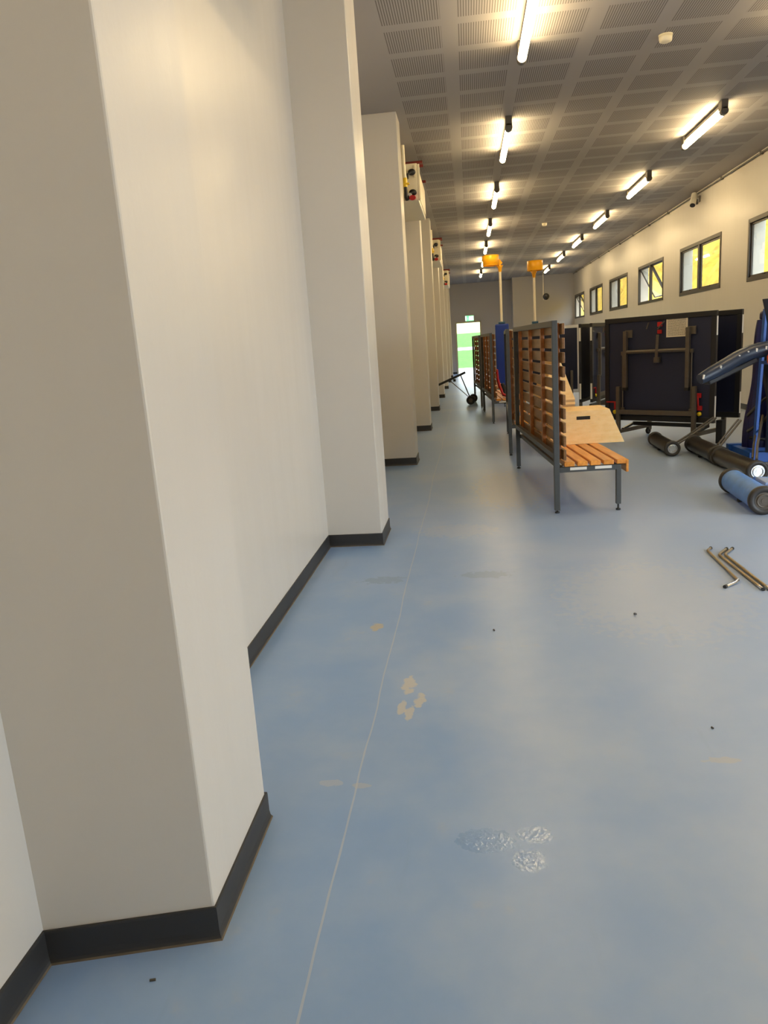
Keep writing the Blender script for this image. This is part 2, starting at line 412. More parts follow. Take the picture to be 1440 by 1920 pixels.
for row, X, ys in (('pillar side', .607, LY), ('window side', 3.23, RY)):
    for j, y in enumerate(ys):
        o = proto if first else copy_tree(proto); first = False
        o.location = (X, y, ZC)
        o['group'] = 'lit tube lamps on the ceiling'
        if row == 'pillar side':
            o['label'] = ['lit tube lamp far behind the viewer, pillar side row','lit tube lamp above the viewer, pillar side row','long lit tube lamp cut off by the top of the photo','lit tube lamp straight beyond the cut-off one, pillar side row',
                          'third lit tube lamp of the pillar side row','fourth lit tube lamp of the pillar side row','fifth lit tube lamp of the pillar side row, above the yellow basket',
                          'sixth lit tube lamp of the pillar side row, beside the yellow basket','last lit tube lamp of the pillar side row, before the end wall'][j]
        else:
            o['label'] = ['lit tube lamp far behind the viewer, window side row','lit tube lamp above the viewer, window side row','lit tube lamp beyond the top right corner of the photo','nearest whole lit tube lamp of the window side row',
                          'second lit tube lamp of the window side row, before the white camera','third lit tube lamp of the window side row','fourth lit tube lamp of the window side row',
                          'fifth lit tube lamp of the window side row','last lit tube lamp of the window side row, above the black ball'][j]

# smoke detectors
for k, (yy, lb) in enumerate(((8.0,'large white smoke detector on the near ceiling between the lamp rows'), (19.4,'small white smoke detector far down the ceiling'))):
    r = thing('smoke_detector', lb, 'smoke detector', (1.95,yy,ZC), 0, 'smoke detectors on the ceiling')
    MB().lathe([(0,-.012),(.062,-.012),(.064,0),(0,0)]).build('base', M['cream'], r)
    MB().lathe([(0,-.068),(.035,-.066),(.056,-.056),(.060,-.03),(.060,-.012),(0,-.012)]).build('sensor_head', M['cream'], r)
# security camera on the window wall, close under the ceiling
r = thing('wall_camera', 'small white bullet camera under the ceiling on the window wall', 'camera', (XR, 16.75, ZC-.17))
MB().box(-.03,0,-.05,.05,-.05,.07).build('wall_plate', M['lampcap'], r, .004)
MB().tube([(-.02,0,.02),(-.10,-.01,.03),(-.17,-.02,0)], .016).build('arm', M['white'], r)
MB().cyl((-.10,.03,.11),(-.17,-.10,-.11),.06).build('housing', M['white'], r, .008)
MB().cyl((-.169,-.098,-.107),(-.175,-.109,-.126),.050).build('lens', M['black'], r)
MB().box(-.05,-.0,.12,.18,-.07,.06).build('junction_box', M['lampcap'], r, .004)

# ------------------------------------------------------------------ wall heaters high on the pillar bays
def heater():
    r = thing('wall_heater', '', 'heater')
    # local: x out of the wall, y along the wall away from the viewer, z up
    MB().box(.22,.55,0,1.75,0,.66).build('casing', M['cream'], r, .012)
    g = MB()
    for k in range(18): g.box(.545,.562,.08+.09*k,.13+.09*k,.06,.58)
    g.build('outlet_grille', M['cream'], r, .002)
    g = MB(); g.box(.55,.58,0,.04,.02,.64); g.box(.55,.57,-.0,.05,.0,.02); g.build('front_flap', M['cream'], r, .004)
    for yy, zz in ((.1,.1),(1.5,.1),(.1,.5),(1.5,.5)): MB().box(0,.22,yy,yy+.06,zz,zz+.06).build('wall_bracket', M['lampcap'], r)
    for pts in ([(.30,.15,.65),(.30,.15,.69),(.33,.15,.71),(.62,.15,.71)], [(.12,.30,.69),(.62,.30,.69)], [(.40,1.4,.65),(.40,1.4,.70),(.60,1.4,.70)]): MB().tube(pts, .028).build('flue_pipe', M['darkred'], r)
    p = MB(); p.tube([(.375,-.12,.95),(.375,-.12,.46),(.385,-.12,.38)], .026); p.build('supply_pipe', M['cream'], r)
    v = MB(); v.cyl((.385,-.12,.38),(.385,-.12,.22),.028); v.box(.36,.44,-.15,-.09,.26,.29); v.build('gas_valve', M['gold'], r, .003)
    h = MB(); h.tube([(.385,-.12,.22),(.385,-.12,.04),(.39,-.08,.01),(.40,.0,.04)], .024); h.build('hose', M['black'], r)
    for z in (.50,.14):
        k = MB(); k.lathe([(0,-.05),(.05,-.05),(.055,-.01),(.03,0)], (.475,0,z), 'y'); k.tube([(.47,-.03,z),(.42,-.06,z-.04),(.41,-.05,z-.12)], .02); k.build('connector', M['black'], r)
    k = MB(); k.cyl((.47,-.10,.03),(.47,0,.05),.045); k.build('plug', M['red'], r, .006)
    k = MB(); k.cyl((.43,-.08,.09),(.44,0,.11),.03); k.build('cable_gland', M['white'], r)
    k = MB(); k.box(.50,.53,-.015,0,.4,.62); k.build('cover_strip', M['cream'], r, .003)
    return r
hp = heater()
for k, (yy, lb) in enumerate(((3.45,'unseen heater added above the nearest bay for its shadow on the wall'), (11.0,'cream heater with red pipes high beyond the third pillar'),
                              (18.9,'cream heater with a red plug, further down the pillars'), (26.9,'smallest cream heater, next to the end wall'))):
    o = hp if k == 0 else copy_tree(hp)
    o.location = (XL, yy, 3.42 if k == 0 else 3.46); o['label'] = lb
    o.scale = (1, .63, 1) if k == 0 else (1, 1, .73); o['group'] = 'cream heaters high between the pillars'  # first heater is unseen, shortened and placed to cast a wall shadow

# ------------------------------------------------------------------ cloakroom benches
def bench(L):
    r = thing('slatted_bench', '', 'bench', group='slatted high back benches in a row')
    W = .54; ZT = 1.62; ps = .045
    for yy in (0, L-ps):
        p = MB().box(-ps/2, ps/2, yy, yy+ps, .025, ZT).build('rear_post', M['steel'], r, .003)
        MB().lathe([(0,0),(.02,0),(.02,.012),(.008,.014),(.008,.03)], (0,yy+ps/2,0)).build('levelling_foot', M['black'], p)
        p = MB().box(W-.04, W, yy, yy+ps*.9, .055, .40).build('front_leg', M['steel'], r, .003)
        MB().lathe([(0,0),(.02,0),(.02,.012),(.008,.016),(.008,.06)], (W-.02,yy+ps/2,0)).build('levelling_foot', M['black'], p)
    MB().box(-ps/2, ps/2, ps, L-ps, ZT-.05, ZT).build('top_rail', M['steel'], r, .003)
    MB().box(-ps/2, ps/2, ps, L-ps, .47, .515).build('lower_rail', M['steel'], r, .003)
    f = MB(); f.box(ps/2, W-.04, 0, ps*.85, .355, .40); f.box(ps/2, W-.04, L-ps*.85, L, .355, .40); f.box(W-.04, W, ps*.9, L-ps*.9, .365, .40); f.box(.03,.06,ps*.85,L-ps*.85,.36,.40); f.build('seat_frame', M['steel'], r, .003)
    s = MB(); n = 5; x0, x1 = .06, .585
    pw = (x1-x0-(n-1)*.022)/n
    for k in range(n): s.box(x0+k*(pw+.022), x0+k*(pw+.022)+pw, -.015, L+.015, .405, .445)
    s.build('seat', M['seatwood'], r, .007)
    MB().box(.575, .597, -.02, L+.02, .335, .44).build('fascia_board', M['seatwood'], r, .004)
    st = MB(); st.box(.11,.25,-.001,.0,.372,.396); st.box(.32,.46,-.001,.0,.372,.396)
    st.build('sticker', M['white'], r)
    # horizontal back slats on vertical battens
    b = MB(); n = 10; z0, z1 = .455, 1.615; pitch = (z1-z0)/n
    for k in range(n): b.box(.055, .078, -.012, L+.012, z0+k*pitch+.006, z0+k*pitch+.006+pitch*.76)
    b.build('back_slats', M['slat'], r, .003)
    for k in range(4):
        y = .12 + (L-.24)*k/3
        MB().box(.022, .055, y-.03, y+.03, .46, 1.6).build('batten', M['batten'], r, .003)
    return r
BEN = [(.706,6.363,2.45,4.1,'nearest slatted bench, with the plywood box with the hand hole on its seat'),
       (.498,9.80,2.4,-2.1,'slatted bench directly beyond the nearest one, mostly hidden behind its back'),
       (.405,13.79,2.4,2.9,'slatted bench in front of the blue padded post, red straps on its seat'),
       (.252,17.16,2.4,3.2,'farthest slatted bench, seen against the bright doorway')]
protos = {}
for (x, y, L, ang, lb) in BEN:
    if L in protos: o = copy_tree(protos[L])
    else: o = bench(L); protos[L] = o
    o.location = (x, y, 0); o.rotation_euler = (0,0,math.radians(ang)); o['label'] = lb

# plywood vaulting box sections
def ply_section(name, lab, loc, rz, wb, wt, h, dep, lift=0, hole=True, topcap=True):
    r = thing(name, lab, 'vaulting box', loc, rz, 'plywood vaulting box pieces on the nearest bench')
    th = .018
    def side(y0):
        m = MB(); ins = (wb-wt)/2; ch = .012
        m.prism([(-wb/2,0),(wb/2,0),(wb/2-ins,h-ch),(wb/2-ins-ch,h),(-wb/2+ins+ch,h),(-wb/2+ins,h-ch)], 'y', y0, y0+th)
        return m
    for y0 in (0, dep-th): 
        p = side(y0).build('end_panel', M['ply'], r, .003)
        if hole:
            yh = y0-.002 if y0 == 0 else y0+th-.002
            MB().box(-.37*wt/2-.0, .06*wt/2+.03, yh, yh+.004, h*.735, h*.835).build('hand_hole', M['slotdark'], p)
    ins = (wb-wt)/2
    m = MB()
    for s in (-1,1):
        m.add([(s*wb/2,th,0),(s*wb/2,dep-th,0),(s*wt/2,dep-th,h),(s*wt/2,th,h),(s*(wb/2-th*1.1),th,0),(s*(wb/2-th*1.1),dep-th,0),(s*(wt/2-th*1.1),dep-th,h),(s*(wt/2-th*1.1),th,h)],
              [(0,1,2,3),(7,6,5,4),(0,3,7,4),(1,5,6,2),(3,2,6,7),(0,4,5,1)])
    m.build('side_panel', M['ply'], r)
    if topcap: MB().box(-wt/2, wt/2, th, dep-th, h-th, h-.001).build('top_panel', M['ply'], r, .002)
    return r
ply_section('vaulting_box', 'plywood box with sloping sides and a hand hole on the nearest bench seat', (1.10,7.40,.4455), math.radians(1.5), .74, .465, .325, .50)
r = ply_section('vaulting_box', 'tall plywood wedge behind the box with the hand hole', (.905,8.02,.8305), math.radians(2.5), .37, .07, .42, .62, hole=False)
m = MB()
for k in range(16): m.box(-.184+.003*(k%2), .184-.003*(k%2), -.002+.003*(k%2), .622, -.385+.02406*k, -.385+.02406*(k+1), k%2)
m.build('layered_base', [M['ply'], M['plyedge']], r)

# ------------------------------------------------------------------ folded table-tennis tables
def tt(lab, loc, rz, grey=False, gap=.65, paper=False, top=1.67, hw=.80):
    r = thing('folding_table', lab, 'table tennis table', loc, rz, 'folded blue table tennis tables')
    z0, z1 = .28, top
    em = M['edge_grey'] if grey else M['edge_black']
    for side, y in ((-1,0.0),(1,gap)):
        # half top: board with edge frame. outside face carries the legs
        b = MB().box(-hw+.03, hw-.03, y+.004, y+.030, z0+.03, z1-.03).build('half_top', M['navy'] if side < 0 else M['navy_top'], r)
        e = MB(); yy0, yy1 = y-.012, y+.036; ew = .06 if grey else .065
        e.box(-hw,hw,yy0,yy1,z0,z0+.07); e.box(-hw,hw,yy0,yy1,z1-ew,z1); e.box(-hw,-hw+ew,yy0,yy1,z0+.07,z1-ew); e.box(hw-ew,hw,yy0,yy1,z0+.07,z1-ew)
        e.build('edge_frame', em, b, .004)
        st = MB()
        for (sx, za, zb) in ((1,z1-.30,z1-.07),(1,z0+.06,z0+.34),(-1,z1-.30,z1-.07),(-1,z0+.06,z0+.34)):
            xx = sx*hw; st.box(min(xx,xx+sx*.002), max(xx,xx+sx*.002), y-.004, y+.028, za, zb)
        st.build('corner_sticker', M['white'], b)
    # outside leg frame on the near half
    ty = -.045
    for s in (-1,1):
        MB().bar((s*.452,ty,1.49),(s*.452,ty,.725),.05,.05,(0,1,0)).build('leg', M['steel_dark'], r, .004)
        MB().bar((s*.452,ty,.735),(s*.452,ty,.695),.054,.054,(0,1,0)).build('leg_foot', M['black'], r)
        MB().cyl((s*.50,ty+.01,1.20),(s*.50,ty+.01,.43),.010).build('stay_rod', M['steel_dark'], r)
        for q in ((s*.452-.02, s*.452+.09, -.03, -.01, 1.40, 1.50), (s*.5-.02,s*.5+.02,-.05,-.01,.40,.46), (s*.5-.02,s*.5+.02,-.05,-.01,1.17,1.22)): MB().box(*q).build('hinge_bracket', M['steel_dark'], r, .003)
        MB().bar((s*.555,ty-.01,.75),(s*.555,ty-.01,.10),.05,.05,(0,1,0)).build('upright', M['steel_dark'], r, .004)
        # foot beam through to the other half, with castors
        MB().bar((s*.555,ty-.10,.125),(s*.555,gap+.10,.125),.05,.05).build('foot_beam', M['steel_dark'], r, .004)
        MB().bar((s*.555,gap+.08,.75),(s*.555,gap+.08,.10),.05,.05,(0,1,0)).build('upright', M['steel_dark'], r, .004)
        for yy in (ty-.08, gap+.08):
            c = MB().box(s*.555-.02, s*.555+.02, yy-.05, yy+.03, .06, .10).build('castor', M['steel_dark'], r, .003)
            MB().ring((s*.555-.018,yy-.03,.05),(s*.555+.018,yy-.03,.05),.05,.012,20).build('wheel', M['rubber_edge'], c)
        # safety catch
        x = s*.62 if s > 0 else -.62
        k = MB()
        if s < 0: k.box(-.775,-.625,-.02,-.008,.522,.542); k.box(-.645,-.615,-.028,-.008,.43,.53)
        else: k.box(.57,.63,-.03,-.008,.60,.66); k.tube([(.59,-.03,.62),(.60,-.03,.50)], .011); k.box(.585,.645,-.03,-.008,.44,.50)
        k.build('safety_catch', M['red'], r, .003)
        MB().lathe([(0,-.022),(.028,-.02),(.028,0),(0,0)], (-.632 if s < 0 else .612,-.012,.395), 'y', 16).build('catch_knob', M['yellow_small'], r)
    MB().cyl((-.43,ty,1.21),(.43,ty,1.21),.026).build('cross_bar', M['steel_dark'], r)
    MB().bar((-.54,ty-.01,.40),(.54,ty-.01,.40),.05,.06).build('lower_bar', M['steel_dark'], r, .004)
    m = MB(); m.bar((.04,ty-.02,1.42),(.02,ty-.02,1.08),.012,.04,(1,0,0)); m.box(-.02,.055,-.06,-.01,1.06,1.13); m.build('centre_strut', M['steel_dark'], r, .003)
    m = MB(); m.box(.01,.075,-.03,-.01,1.52,1.58); m.box(.01,.07,-.03,-.01,1.43,1.48); m.build('release_handle', M['red'], r, .004)
    m = MB(); m.bar((.02,-.03,1.49),(.11,-.03,1.585),.012,.022,(0,1,0)); m.bar((-.15,-.02,1.50),(-.12,-.02,1.58),.012,.018,(0,1,0)); m.build('release_lever', M['steel_dark'], r, .002)
    if paper:
        p = MB().box(.125,.42,-.004,-.001,1.378,1.628).build('notice_sheet', mat('notice_paper', lin(228,216,190), .7, var=.05), r)
        t = MB(); rnd = random.Random(3)
        for row in range(13):
            z = 1.603-row*.0165; x = .15
            if row == 12: x = .155
            while x < .395:
                wl = rnd.uniform(.006,.022)
                t.box(x, min(x+wl,.398), -.006, -.004, z-.006, z); x += wl+rnd.uniform(.004,.008)
        t.build('printed_lines', M['lampcap'], p)
    if paper: MB().box(.74,.82,.16,.26,0,.30).build('support_leg', M['edge_black'], r, .004)
    m = MB(); m.bar((-.555,gap*.5,.2),(.555,gap*.5,.2),.05,.05); m.bar((-.555,.05,.15),(-.555,gap*.5,.2),.03,.03); m.bar((.555,.05,.15),(.555,gap*.5,.2),.03,.03); m.build('chassis', M['black_paint'], r)
    return r
ang1 = math.atan2(9.80-10.93, 3.05-1.90)
tt('nearest folded blue table with steel legs and a paper notice on it', (2.475,10.365,0), ang1, paper=True)
tt('folded blue table seen end on between the notice table and the grey edged one', (2.508,14.525,0), math.radians(65), gap=.20)
tt('folded blue table with a grey edge frame, behind the slatted benches', (1.62,17.15,0), PI-.02, grey=True, top=1.69, hw=.74)

# ------------------------------------------------------------------ post bases (rolling weights)
def weight(lab, p0, p1, r_, body, tyre, hub, handle=None, group='rolling weights of net posts'):
    p0 = Vector((*p0,0)); p1 = Vector((*p1,0)); d = p1-p0; L = d.length
    r = thing('post_weight', lab, 'post weight', p0, math.atan2(d.y,d.x), group)
    z = r_
    rb = r_*.88
    MB().cyl((.05,0,z),(L-.05,0,z),rb,n=36).build('weight_cylinder', body, r)
    for a in (0, L-.055):
        q = MB().ring((a,0,z),(a+.055,0,z),r_,r_*.60,36).build('tyre', tyre, r)
        aa = a+.006 if a == 0 else a+.049
        s = 1 if a else -1
        h = MB(); h.cyl((aa-.004,0,z),(aa+.004,0,z),r_*.62,n=28); h.ring((aa,0,z),(aa+s*.012,0,z) if s>0 else (aa-.012,0,z),r_*.5,r_*.40,28) if s>0 else h.ring((aa-.012,0,z),(aa,0,z),r_*.5,r_*.40,28)
        h.cyl((aa-.008,0,z),(aa+.008,0,z),r_*.2,n=16)
        h.build('hub', hub, q)
    f = MB(); f.box(L*.55,L*.6,-.05,.05,.0,.03); f.build('foot_pad', M['black'], r)
    return r
w1 = weight('short black rolling weight in front of the notice table', (2.36,9.09), (2.378,10.04), .092, M['black_paint'], M['rubber_edge'], M['chrome'])
w2 = weight('black rolling weight with a shiny hub, beside the blue one', (2.686,7.317), (2.66,8.34), .105, M['black_paint'], M['rubber_edge'], M['chrome'])
w3 = weight('black rolling weight lined up end to end behind the shiny hubbed one', (2.66,8.39), (2.668,9.36), .105, M['black_paint'], M['rubber_edge'], M['chrome'])
w4 = weight('worn blue rolling weight at the edge of the photo', (2.267,6.02), (2.315,6.92), .115, M['bluelight'], M['rubber_edge'], M['steel_dark'])
MB().bar((.38,-.08,.20),(.38,-.50,.15),.26,.03).build('arm_plate', mat('pale_worn_paint', lin(150,165,195), .45, var=.15), w4, .006)
MB().bar((.58,-.09,.17),(.58,-.55,.14),.05,.06).build('arm_beam', M['bluelight'], w4, .006)
MB().bar((.2,-.09,.17),(.2,-.55,.14),.05,.06).build('arm_beam', M['bluelight'], w4, .006)
for wgt, pts in ((w1, [(.12,-.085,.13),(.28,-.26,.19),(.62,-.66,.36)]), (w3, [(.25,-.09,.16),(.45,-.22,.22),(.9,-.52,.36)]), (w2, [(.30,-.1,.17),(.55,-.2,.26),(1.0,-.42,.52)])):
    MB().tube(pts, .013).build('pull_rod', M['steel_dark'], wgt)
    MB().tube([(p[0]+.12,p[1]-.01,p[2]) for p in pts], .011).build('pull_rod', M['steel_dark'], wgt)

# ------------------------------------------------------------------ blue post trolley with navy cover and padded boom
r = thing('post_trolley', 'blue steel post trolley with an upright bar behind the black rolling weights', 'post trolley', (3.0,8.15,0))
for (a, b_) in (((-.10,.05,.10),(1.3,.05,.10)), ((-.10,.70,.10),(1.3,.70,.10))):
    MB().bar(a,b_,.09,.11).build('base_beam', M['bluesteel'], r, .006)
MB().bar((.95,.05,.10),(.95,.70,.10),.08,.08).build('cross_beam', M['bluesteel'], r, .005)
MB().bar((-.02,.05,.10),(-.02,.70,.10),.08,.08).build('cross_beam', M['bluesteel'], r, .005)
MB().bar((-.06,.0,.02),(.0,.0,1.62),.065,.03,(1,0,0)).build('upright', M['bluesteel'], r, .004)
MB().bar((.62,.05,.15),(.05,.03,1.1),.03,.03).build('brace', M['black'], r, .004)
for x in (0.0,1.2):
    for y in (.05,.70):
        MB().ring((x-.02,y,.0445),(x+.02,y,.0445),.0445,.012,20).build('wheel', M['black'], r)
MB().lathe([(0,.02),(.05,.03),(.055,.10),(.03,.15),(0,.16)], (-.045,-.36,1.06)).build('orange_cap', M['orange'], r)
MB().bar((-.03,.0,1.09),(-.045,-.36,1.09),.03,.03).build('cap_bracket', M['bluesteel'], r)
r2 = thing('pad_cover', 'navy vinyl cover standing rolled up behind the blue upright bar', 'post pad', (3.13,8.55,.155))
m = MB(); prof = []
rows = []
for k in range(17):
    t = k/16; z = t*1.36; rad = .125-.045*t+.012*math.sin(9*t); cx = -.03+.05*t
    rows.append((cx,0,z,rad))
n = 26; vv = []
for (cx,cy,z,rad) in rows:
    for j in range(n):
        a = 2*PI*j/n; q = rad*(1+.10*math.sin(5*a+z*2)+.05*math.sin(9*a)); vv.append((cx+q*math.cos(a), cy+q*.8*math.sin(a), z))
m.add(vv, [(i*n+j,i*n+(j+1)%n,(i+1)*n+(j+1)%n,(i+1)*n+j) for i in range(16) for j in range(n)], True)
m.add(vv, [tuple(range(n-1,-1,-1)), tuple(range(16*n,17*n))])
m.build('cover', M['navypad'], r2)
m = MB(); m.box(-.03,.09,-.05,.06,1.35,1.45); m.build('top_roll', M['navypad'], r2, .03, 3)
for pts in ([(-.17,-.10,.35),(-.02,-.14,.52),(.14,-.10,.62)], [(-.16,-.10,.18),(0,-.14,.30),(.15,-.1,.50)], [(-.14,-.12,.12),(0,-.16,.10),(.15,-.12,.14)]):
    MB().tube(pts, .016, 8).build('strap', M['black'], r2)
r3 = thing('black_pad', 'black pad hanging folded between the blue upright bar and the navy cover', 'pad', (3.10,8.32,.155))
MB().prism([(-.12,1.12),(.06,1.12),(.19,.02),(.09,0),(.02,.55)], 'y', -.05, .05).build('pad_body', M['black'], r3, .012)
MB().box(-.10,.04,-.055,.055,1.08,1.13).build('binding', M['slatepad'], r3, .01)
# curved padded boom: rests on the upright, laced along one side
r4 = thing('padded_boom', 'curved slate blue padded arm with pale lacing, sloping down over the black weights', 'padded arm', (2.93,8.0,1.24))
path = [(-.68,-.28,-.26),(-.56,-.24,-.21),(-.42,-.19,-.15),(-.28,-.13,-.085),(-.14,-.09,-.035),(0,-.08,-.012),(.16,-.07,0),(.45,-.06,0),(.7,-.05,-.02)]
MB().tube(path, [.050,.066,.072,.074,.075,.075,.075,.075,.072], 20).build('pad_sleeve', M['slatepad'], r4)
for k, tt_ in enumerate((.35, 1.7, 3.1, 3.75, 4.35, 5.0)):
    i_ = int(tt_); p = Vector(path[i_]).lerp(Vector(path[i_+1]), tt_-i_); nn_ = Vector((-.30,-.93,.05)).normalized()
    MB().bar(p+nn_*.072+Vector((-.002,0,-.016)), p+nn_*.074+Vector((.004,0,.026)), .018, .014, (0,1,0)).build('lace', M['white'], r4, .003)
MB().bar((-.60,-.23,-.30),(-.10,-.08,-.11),.10,.05).build('under_plate', M['edge_black'], r4, .012)
MB().box(.02,.08,-.09,-.06,-.16,-.05).build('clamp', M['steel_dark'], r4, .004)
r5 = thing('post_sleeve', 'grey blue padded sleeve standing tall behind the padded arm', 'padded sleeve', (3.10,8.13,.155))
m = MB(); n = 20; vv = []; K = 14
for k in range(K+1):
    t = k/K; z = t*1.56; ra = .055 + .05*max(0,(t-.72)/.28)**1.3
    for j in range(n):
        a = 2*PI*j/n; vv.append((ra*(1+.06*math.sin(4*a))*math.cos(a) - .04*max(0,(t-.72)/.28), ra*.8*math.sin(a), z))
m.add(vv, [(i*n+j,i*n+(j+1)%n,(i+1)*n+(j+1)%n,(i+1)*n+j) for i in range(K) for j in range(n)], True); m.add(vv, [tuple(range(n-1,-1,-1)), tuple(range(K*n,(K+1)*n))])
m.build('sleeve', M['slatepad'], r5)

# ------------------------------------------------------------------ korfball posts
def korf(lab, loc, top, yaw, pad, padw, pm, off=.23):
    r = thing('basket_post', lab, 'basket post', loc, 0, 'yellow basket posts')
    b = MB(); b.box(-.24,.24,-.16,.3,0,.05); b.build('base_plate', M['black_paint'], r, .006)
    MB().cyl((0,0,.05),(0,0,top-.22),.031,n=20).build('pole', M['pole'], r)
    d = Vector((math.cos(yaw), math.sin(yaw), 0))*off
    k = MB(); R0, hh, th = .205, .25, .018; n = 44; z0 = top-hh
    k.ring((d.x,d.y,z0),(d.x,d.y,top),R0,R0-th,n); k.build('basket', M['korf'], r)
    for z in (top-.012, z0): MB().ring((d.x,d.y,z),(d.x,d.y,z+.014),R0+.004,R0-th-.003,n).build('basket_rim', M['korf'], r)
    br = MB(); br.lathe([(.034,-.16),(.036,-.15),(.055,-.05),(.085,0),(0,0),(0,-.0)], (0,0,z0)); br.bar((0,0,z0+.0),(d.x*.35,d.y*.35,z0+.10),.10,.16,(0,0,1))
    br.build('bracket', M['korf'], r, .004)
    p = MB(); w_ = padw/2; p.box(-w_,w_,-.14,.14,.06,pad); q = p.build('post_pad', pm, r, .035, 3)
    MB().box(-.085,.085,-.10,.10,pad,pad+.055).build('inner_sleeve', M['tealpad'], r, .015)
    return r
korf('tall basket post with a blue pad, yellow basket turned to the wall side', (.872,19.86,0), 3.57, math.radians(190), 1.88, .345, M['bluepad'])
korf('basket post further back whose yellow basket faces the viewer, teal sleeve', (1.838,21.3,0), 3.47, math.radians(-88), 1.86, .20, M['tealpad'], .25)

# ------------------------------------------------------------------ post cart leaning near the far pillars
r = thing('post_cart', 'black two wheeled cart with a raised bar beside the far pillars', 'cart', (0,18.4,0))
MB().bar((-1.0,.0,.42),(-.10,.02,.775),.06,.055).build('bar', M['black_paint'], r, .006)
for yy, x in ((-.10,0),(.55,.07)):
    q = MB().ring((x,yy-.035,.105),(x,yy+.035,.105),.105,.05,28).build('wheel', M['black'], r)
    MB().cyl((x,yy-.03,.105),(x,yy+.03,.105),.052).build('hub', M['steel_dark'], q)
MB().cyl((0,-.1,.105),(.07,.55,.105),.016).build('axle', M['black_paint'], r)
MB().cyl((0,-.06,.13),(-.22,.0,.72),.014).build('strut', M['black_paint'], r)
MB().cyl((-.02,-.04,.16),(-.48,.0,.60),.010).build('strut', M['steel_dark'], r)
MB().bar((-.98,.0,.44),(-.98,.0,0),.05,.05,(0,1,0)).build('rest_leg', M['black_paint'], r)
MB().box(-.40,-.34,-.03,.05,.57,.63).build('clamp', M['black'], r, .004)

# red straps on the third bench
r = thing('strap_bundle', 'red straps hanging over the bench before the blue padded post', 'straps', (.40,13.79,.4455), math.radians(3.4))
for k, (y0, x1) in enumerate(((.12,.32),(.18,.27),(.25,.36))):
    pts = [(.105,y0,.52),(.115,y0,.36),(.15,y0-.01,.20),(.20+.03*k,y0-.02,.07),(x1,y0-.05,.022)]
    MB().tube(pts, .022, 10).build('strap', M['red'], r)
m = MB(); m.tube([(.22,.15,.03),(.24,.16,.14),(.20,.18,.26)], .035, 10); m.build('handle', M['black'], r)

# ------------------------------------------------------------------ steel crank rods on the floor
def rod(lab, p0, p1, arm0, arm1, z=.009):
    r = thing('crank_rod', lab, 'crank rod', (0,0,0), 0, 'bent steel rods on the floor'); r.location = (*p0,0)
    a = Vector((*p1,0))-Vector((*p0,0)); u = a.normalized()
    pts = []
    P = lambda x,y,zz: (x, y, zz)
    e0 = Vector((*arm0,0)); e1 = Vector((*arm1,0))
    z0 = z
    pts = [e0*1.0 + Vector((0,0,z0)), e0*.25+Vector((0,0,z0)), u*.012+Vector((0,0,z0)), u*.05+Vector((0,0,z0)), a-u*.05+Vector((0,0,z0)), a-u*.012+Vector((0,0,z0))]
    MB().tube(pts[:], .009, 12).build('shaft', M['brass'], r)
    MB().tube([a-u*.02+Vector((0,0,z0)), a+e1*.25+Vector((0,0,z0)), a+e1+Vector((0,0,z0))], .010, 12).build('crank_arm', M['chrome'], r)
    MB().cyl(a+e1*.99+Vector((0,0,z0)), a+e1*1.12+Vector((0,0,z0)), .011).build('end_tip', M['black'], r)
    MB().cyl(e0*.99+Vector((0,0,z0)), e0*1.1+Vector((0,0,z0)), .011).build('end_tip', M['black'], r)
rod('bent steel rod lying apart, its crank end towards the viewer', (1.552,5.06), (1.531,4.397), (.035,.05), (-.10,-.09))
rod('bent steel rod in the middle of the three on the floor', (1.592,4.955), (1.609,4.273), (.085,.12), (.0,-.035))
rod('bent steel rod nearest the edge of the photo, beside the middle one', (1.63,4.955), (1.645,4.27), (.085,.12), (.0,-.035))

# scraps on the floor
def scrap(lab, x, y, pts, r_):
    o = MB().tube([(px,py,pz+r_) for px,py,pz in pts], r_, 8).build('metal_scrap', M['debris']); o.location = (x,y,0)
    tag(o, lab, 'scrap', 'scraps on the floor')
SCR = [('curled dark scrap of wire, the largest scrap on the floor', .938,1.735,[(0,.02,.004),(.004,.005,0),(-.004,-.008,0),(.006,-.018,0),(.012,-.02,.002)],.0032),
       ('small dark scrap just below the curled wire scrap', .953,1.62,[(0,.003,0),(.003,-.004,0)],.0032),
       ('small dark scrap alone on the pale floor, below the steel rods', .86,2.69,[(0,.006,0),(.003,-.004,0)],.0036),
       ('small dark scrap on the floor in front of the nearest bench', .83,3.9,[(0,.008,0),(.004,-.008,.004)],.006),
       ('dark scrap beside a beige stain on the floor', 1.27,2.39,[(-.006,.005,0),(.006,-.005,0)],.005),
       ('tiny dark scrap on the open floor in the middle of the hall', .07,3.72,[(0,.006,0),(.003,-.005,0)],.005),
       ('small dark scrap by the foot of the nearest pillar', -.845,1.465,[(-.008,0,0),(.006,.003,0)],.0032)]
for q in SCR: scrap(*q)

